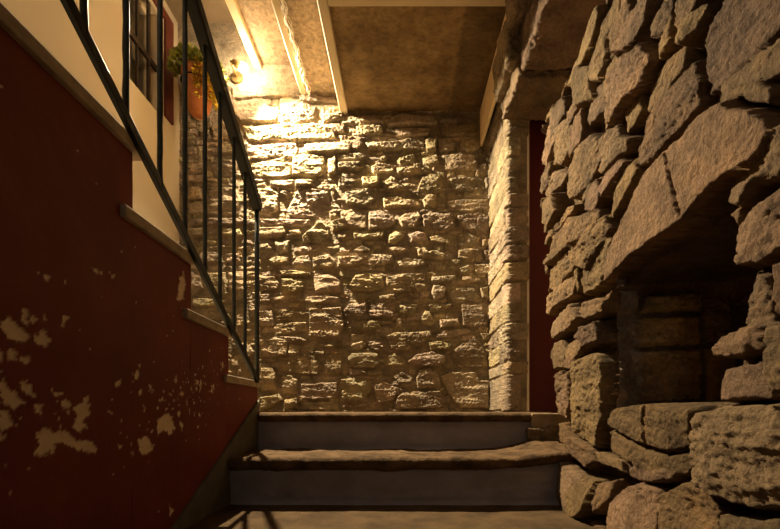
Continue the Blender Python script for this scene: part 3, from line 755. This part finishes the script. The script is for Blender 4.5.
keep_place(fr.build('window_frame', M_beam, bevel=0.003), wn)
mu = MB().box(XC - 0.022, XC - 0.002, WY0 - .002, WY1 + .002, EYE + 2.225, EYE + 2.258)
keep_place(mu.build('muntin', M_darkwood), wn)
for yy, ww in ((2.455, 0.011), (2.562, 0.022)):
    mu = MB().box(XC - 0.018, XC - 0.004, yy, yy + ww, WZ0 - .002, WZ1 + .002)
    keep_place(mu.build('muntin', M_darkwood), wn)
keep_place(MB().box(XC - 0.075, XC - 0.070, WY0 + .03, WY1 - .03, WZ0 + .025, WZ1 - .03).build('pane', M_glass), wn)
cu = MB(); n = 40
pts = [(XC - 0.16 + 0.012 * math.sin(i * 1.3), WY0 + (WY1 - WY0) * i / n) for i in range(n + 1)]
for (xa, ya), (xb, yb) in zip(pts[:-1], pts[1:]):
    k = len(cu.v); cu.v += [(xa, ya, WZ0), (xb, yb, WZ0), (xb, yb, WZ1), (xa, ya, WZ1)]; cu.f.append((k, k + 1, k + 2, k + 3))
c = cu.build('curtain', M_curtain, smooth=True); keep_place(c, wn)
ar = MB().box(XC - 0.01, XC + 0.014, WY1 + 0.06, WY1 + 0.155, WZ0 + 0.03, WZ1 + 0.03).box(XC - 0.01, XC + 0.014, WY0 - 0.1, WY1 + 0.155, WZ1 + 0.03, WZ1 + 0.09)
keep_place(ar.build('architrave', M_redwood, bevel=0.002), wn)

# ================================================================== CEILING
m = MB()
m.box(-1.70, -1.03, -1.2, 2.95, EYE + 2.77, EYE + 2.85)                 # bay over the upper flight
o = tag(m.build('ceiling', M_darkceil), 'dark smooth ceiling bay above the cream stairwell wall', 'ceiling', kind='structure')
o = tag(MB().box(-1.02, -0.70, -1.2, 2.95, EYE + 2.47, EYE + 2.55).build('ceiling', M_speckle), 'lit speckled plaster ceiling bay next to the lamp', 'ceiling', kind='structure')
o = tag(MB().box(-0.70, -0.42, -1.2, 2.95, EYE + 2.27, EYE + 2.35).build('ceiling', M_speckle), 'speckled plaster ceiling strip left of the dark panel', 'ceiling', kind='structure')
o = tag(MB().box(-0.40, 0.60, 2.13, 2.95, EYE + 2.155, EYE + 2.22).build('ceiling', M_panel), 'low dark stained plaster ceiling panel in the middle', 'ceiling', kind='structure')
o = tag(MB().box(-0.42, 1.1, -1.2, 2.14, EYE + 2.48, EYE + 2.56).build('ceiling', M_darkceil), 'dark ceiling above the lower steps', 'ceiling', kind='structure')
beams = [('trim_3', (-1.055, -1.0, -1.2, 2.93, EYE + 2.44, EYE + 2.85), 'cream ceiling beam nearest the lamp'),
         ('trim_4', (-0.722, -0.678, -1.2, 2.93, EYE + 2.255, EYE + 2.52), 'cream ceiling beam with frayed strands along it'),
         ('trim_5', (-0.443, -0.388, -1.2, 2.93, EYE + 2.13, EYE + 2.32), 'cream beam along the left edge of the dark panel'),
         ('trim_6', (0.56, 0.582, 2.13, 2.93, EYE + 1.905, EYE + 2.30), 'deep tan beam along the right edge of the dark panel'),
         ('trim_7', (-0.388, 0.555, 2.09, 2.13, EYE + 2.125, EYE + 2.24), 'thin cream batten along the near edge of the dark panel')]
for nm, b, lab in beams:
    tag(MB().box(*b).build(nm, M_tan_lightened if nm == 'trim_6' else M_beam, bevel=0.006), lab, 'beam', kind='structure')

# ================================================================== RAILING
XRL = -0.665
def on_rail(x, y): d_ = -XRL * F / (CX - x); return d_, (CY - y) * d_ / F + EYE
SLOPE = RISE / TREAD
yp, zb = on_rail(257, 380); _, zt = on_rail(257, 205)
rail = tag(empty('stair_railing', (XRL, yp, EYE + Z0)), 'dark green iron stair railing with round balusters on upper flight', 'railing')
def bar(y0, z0, y1, z1, h, w):
    """flat bar in the plane of the railing"""
    L = math.hypot(y1 - y0, z1 - z0); ty, tz = (y1 - y0) / L, (z1 - z0) / L; ny, nz = -tz, ty
    prof = [(y0 + ny * h / 2, z0 + nz * h / 2), (y1 + ny * h / 2, z1 + nz * h / 2), (y1 - ny * h / 2, z1 - nz * h / 2), (y0 - ny * h / 2, z0 - nz * h / 2)]
    return MB().prism_x(prof, XRL - w / 2, XRL + w / 2)
yn = 0.62
zr = lambda y: zt + (yp - y) * SLOPE
zl = lambda y: zb + (yp - y) * SLOPE
keep_place(bar(yp + 0.012, zr(yp + 0.012) - 0.005, yn, zr(yn), 0.046, 0.042).build('handrail', M_iron, bevel=0.006), rail)
keep_place(bar(yp + 0.004, zl(yp + 0.004), yn, zl(yn), 0.027, 0.014).build('bottom_rail', M_iron, bevel=0.002), rail)
ybal = [-XRL * F / (CX - x) for x in (84, 126, 160, 185, 205, 220, 234, 245)] + [0.72]
for yb in ybal:
    pts = [(XRL + 0.0004 * math.sin(i * 2.1), yb + 0.0004 * math.cos(i * 1.7), zl(yb) - 0.005 + (zr(yb) - zl(yb)) * i / 24) for i in range(25)]
    rr = [0.0075 + 0.0004 * math.sin(i * 1.9 + yb * 30) for i in range(25)]
    keep_place(MB().tube(pts, rr, 10).build('baluster', M_iron_worn, smooth=True), rail)
keep_place(MB().tube([(XRL, yp, EYE + Z0 - 0.01), (XRL, yp, (zb + zt) / 2), (XRL, yp, zr(yp) - 0.015)], 0.011, 12).build('end_post', M_iron_worn, smooth=True), rail)

# ================================================================== WALL LAMP
lm = tag(empty('wall_lamp', (-1.17, YB - 0.03, 2.37 + EYE)), 'small glowing bare bulb lamp high on the stone wall', 'lamp')
o = MB().lathe([(0.0, 0.0), (0.04, 0.0), (0.04, 0.012), (0.0, 0.012)], (0, 0, 0), 24).build('wall_plate', M_brass)
o.rotation_euler = (math.pi / 2, 0, 0); o.location = (0, 0.012, 0.0); o.parent = lm
LB = Vector(LAMP); LS = Vector((-1.125, 2.695, 2.325 + EYE)); LD = (LB - LS).normalized()
keep_place(MB().tube([(-1.17, YB - 0.03, 2.37 + EYE), (-1.165, 2.80, 2.365 + EYE), (-1.15, 2.72, 2.35 + EYE), tuple(LS)], 0.007, 10).build('arm', M_brass, smooth=True), lm)
keep_place(MB().tube([tuple(LS), tuple(LS + LD * 0.02), tuple(LS + LD * 0.062)], [0.017, 0.020, 0.020], 14).build('socket', M_brass, smooth=True), lm)
bb = MB().lathe([(0.0, -0.032)] + [(0.03 * math.cos(a), 0.03 * math.sin(a)) for a in np.linspace(-1.4, 1.2, 12)] + [(0.0, 0.031)], (0, 0, 0), 20)
o = bb.build('bulb', M_bulb, smooth=True); o.rotation_euler = (-LD).to_track_quat('Z', 'Y').to_euler()
o.location = LB - Vector(lm.location); o.parent = lm

# ================================================================== WALL PLANTER
px, py, pz = -1.375, 2.73, EYE + 2.0
pp = tag(empty('potted_plant', (px, py, pz)), 'terracotta pot with green and yellow foliage on the back wall', 'potted plant')
pot = MB().lathe([(0.0, -0.005), (0.05, 0.0), (0.078, 0.05), (0.092, 0.13), (0.098, 0.24), (0.104, 0.245), (0.104, 0.275), (0.094, 0.275), (0.088, 0.24), (0.0, 0.235)], (0, 0, 0), 32)
o = pot.build('pot', M_terra, smooth=True); o.parent = pp
o = MB().lathe([(0.0, 0.252), (0.088, 0.25)], (0, 0, 0), 24).build('soil', M_soil); o.parent = pp
rg = MB()
rg.tube([(0.1 * math.cos(a), 0.1 * math.sin(a), 0.2) for a in np.linspace(0, 2 * math.pi, 29)], 0.004, 8, cap=False)
rg.tube([(0, 0.095, 0.2), (0, 0.15, 0.2)], 0.005, 8)
o = rg.build('wall_bracket', M_iron, smooth=True); o.parent = pp
rnd = random.Random(4)
def leaves(n, spawn, L):
    m = MB()
    for i in range(n):
        p, out = spawn(); dirv = Vector(out) + Vector((rnd.uniform(-.6, .6), rnd.uniform(-.6, .6), rnd.uniform(-.5, .5))); dirv.normalize()
        side = dirv.cross(Vector((rnd.uniform(-1, 1), rnd.uniform(-1, 1), rnd.uniform(-1, 1)))).normalized(); nn = dirv.cross(side)
        l = L * rnd.uniform(0.6, 1.3); w = l * 0.3; k = len(m.v); p = Vector(p)
        m.v += [tuple(p), tuple(p + dirv * l * .5 + side * w + nn * w * .3), tuple(p + dirv * l - nn * w * .3), tuple(p + dirv * l * .5 - side * w + nn * w * .3), tuple(p + dirv * l * .5)]
        m.f += [(k, k + 1, k + 4), (k + 1, k + 2, k + 4), (k + 2, k + 3, k + 4), (k + 3, k, k + 4)]
    return m
def crown():
    a = rnd.uniform(0, 2 * math.pi); r = 0.155 * math.sqrt(rnd.random()); h = rnd.uniform(0.0, 0.15) * (1 - r / 0.2)
    return (r * math.cos(a), r * math.sin(a), 0.262 + h), (math.cos(a), math.sin(a), 0.5)
o = leaves(800, crown, 0.042).build('foliage', M_leaf, smooth=True); o.parent = pp
def trail():
    t = rnd.random(); a = rnd.uniform(-1.35, 0.5)
    r = 0.112 - 0.02 * t + rnd.uniform(0, .012)
    return (r * math.cos(a), r * math.sin(a), 0.28 - 0.24 * t * rnd.uniform(.6, 1)), (math.cos(a), math.sin(a), -0.7)
o = leaves(420, trail, 0.034).build('foliage', M_leafy, smooth=True); o.parent = pp
o['label'] = 'yellow trailing leaves'

# ================================================================== FRAYED STRANDS ALONG THE BEAM
sb = MB()
for k in range(7):
    ph = rnd.uniform(0, 6); pts = []
    for i in range(90):
        t = i / 89; y = 1.85 + 1.03 * t
        a = 15 * t * (1 + .2 * k) + ph
        pts.append((-0.658 + 0.010 * math.sin(a) + 0.008 * math.sin(47 * t + 2 * ph) + rnd.uniform(-.002, .002), y, EYE + 2.247 + 0.009 * math.cos(a) + rnd.uniform(-.003, .003)))
    sb.tube(pts, rnd.uniform(0.0015, 0.0034), 6)
for k in range(60):
    t = rnd.random(); y = 1.85 + 1.03 * t; p = Vector((-0.658 + rnd.uniform(-.012, .012), y, EYE + 2.245))
    q = p + Vector((rnd.uniform(-.02, .025), rnd.uniform(-.03, .03), rnd.uniform(-.02, .006)))
    sb.tube([p, (p + q) / 2 + Vector((rnd.uniform(-.006, .006), 0, .003)), q], 0.0012, 5)
tag(sb.build('frayed_rope', M_strand, smooth=True), 'pale frayed rope hung along a cream ceiling beam', 'rope')
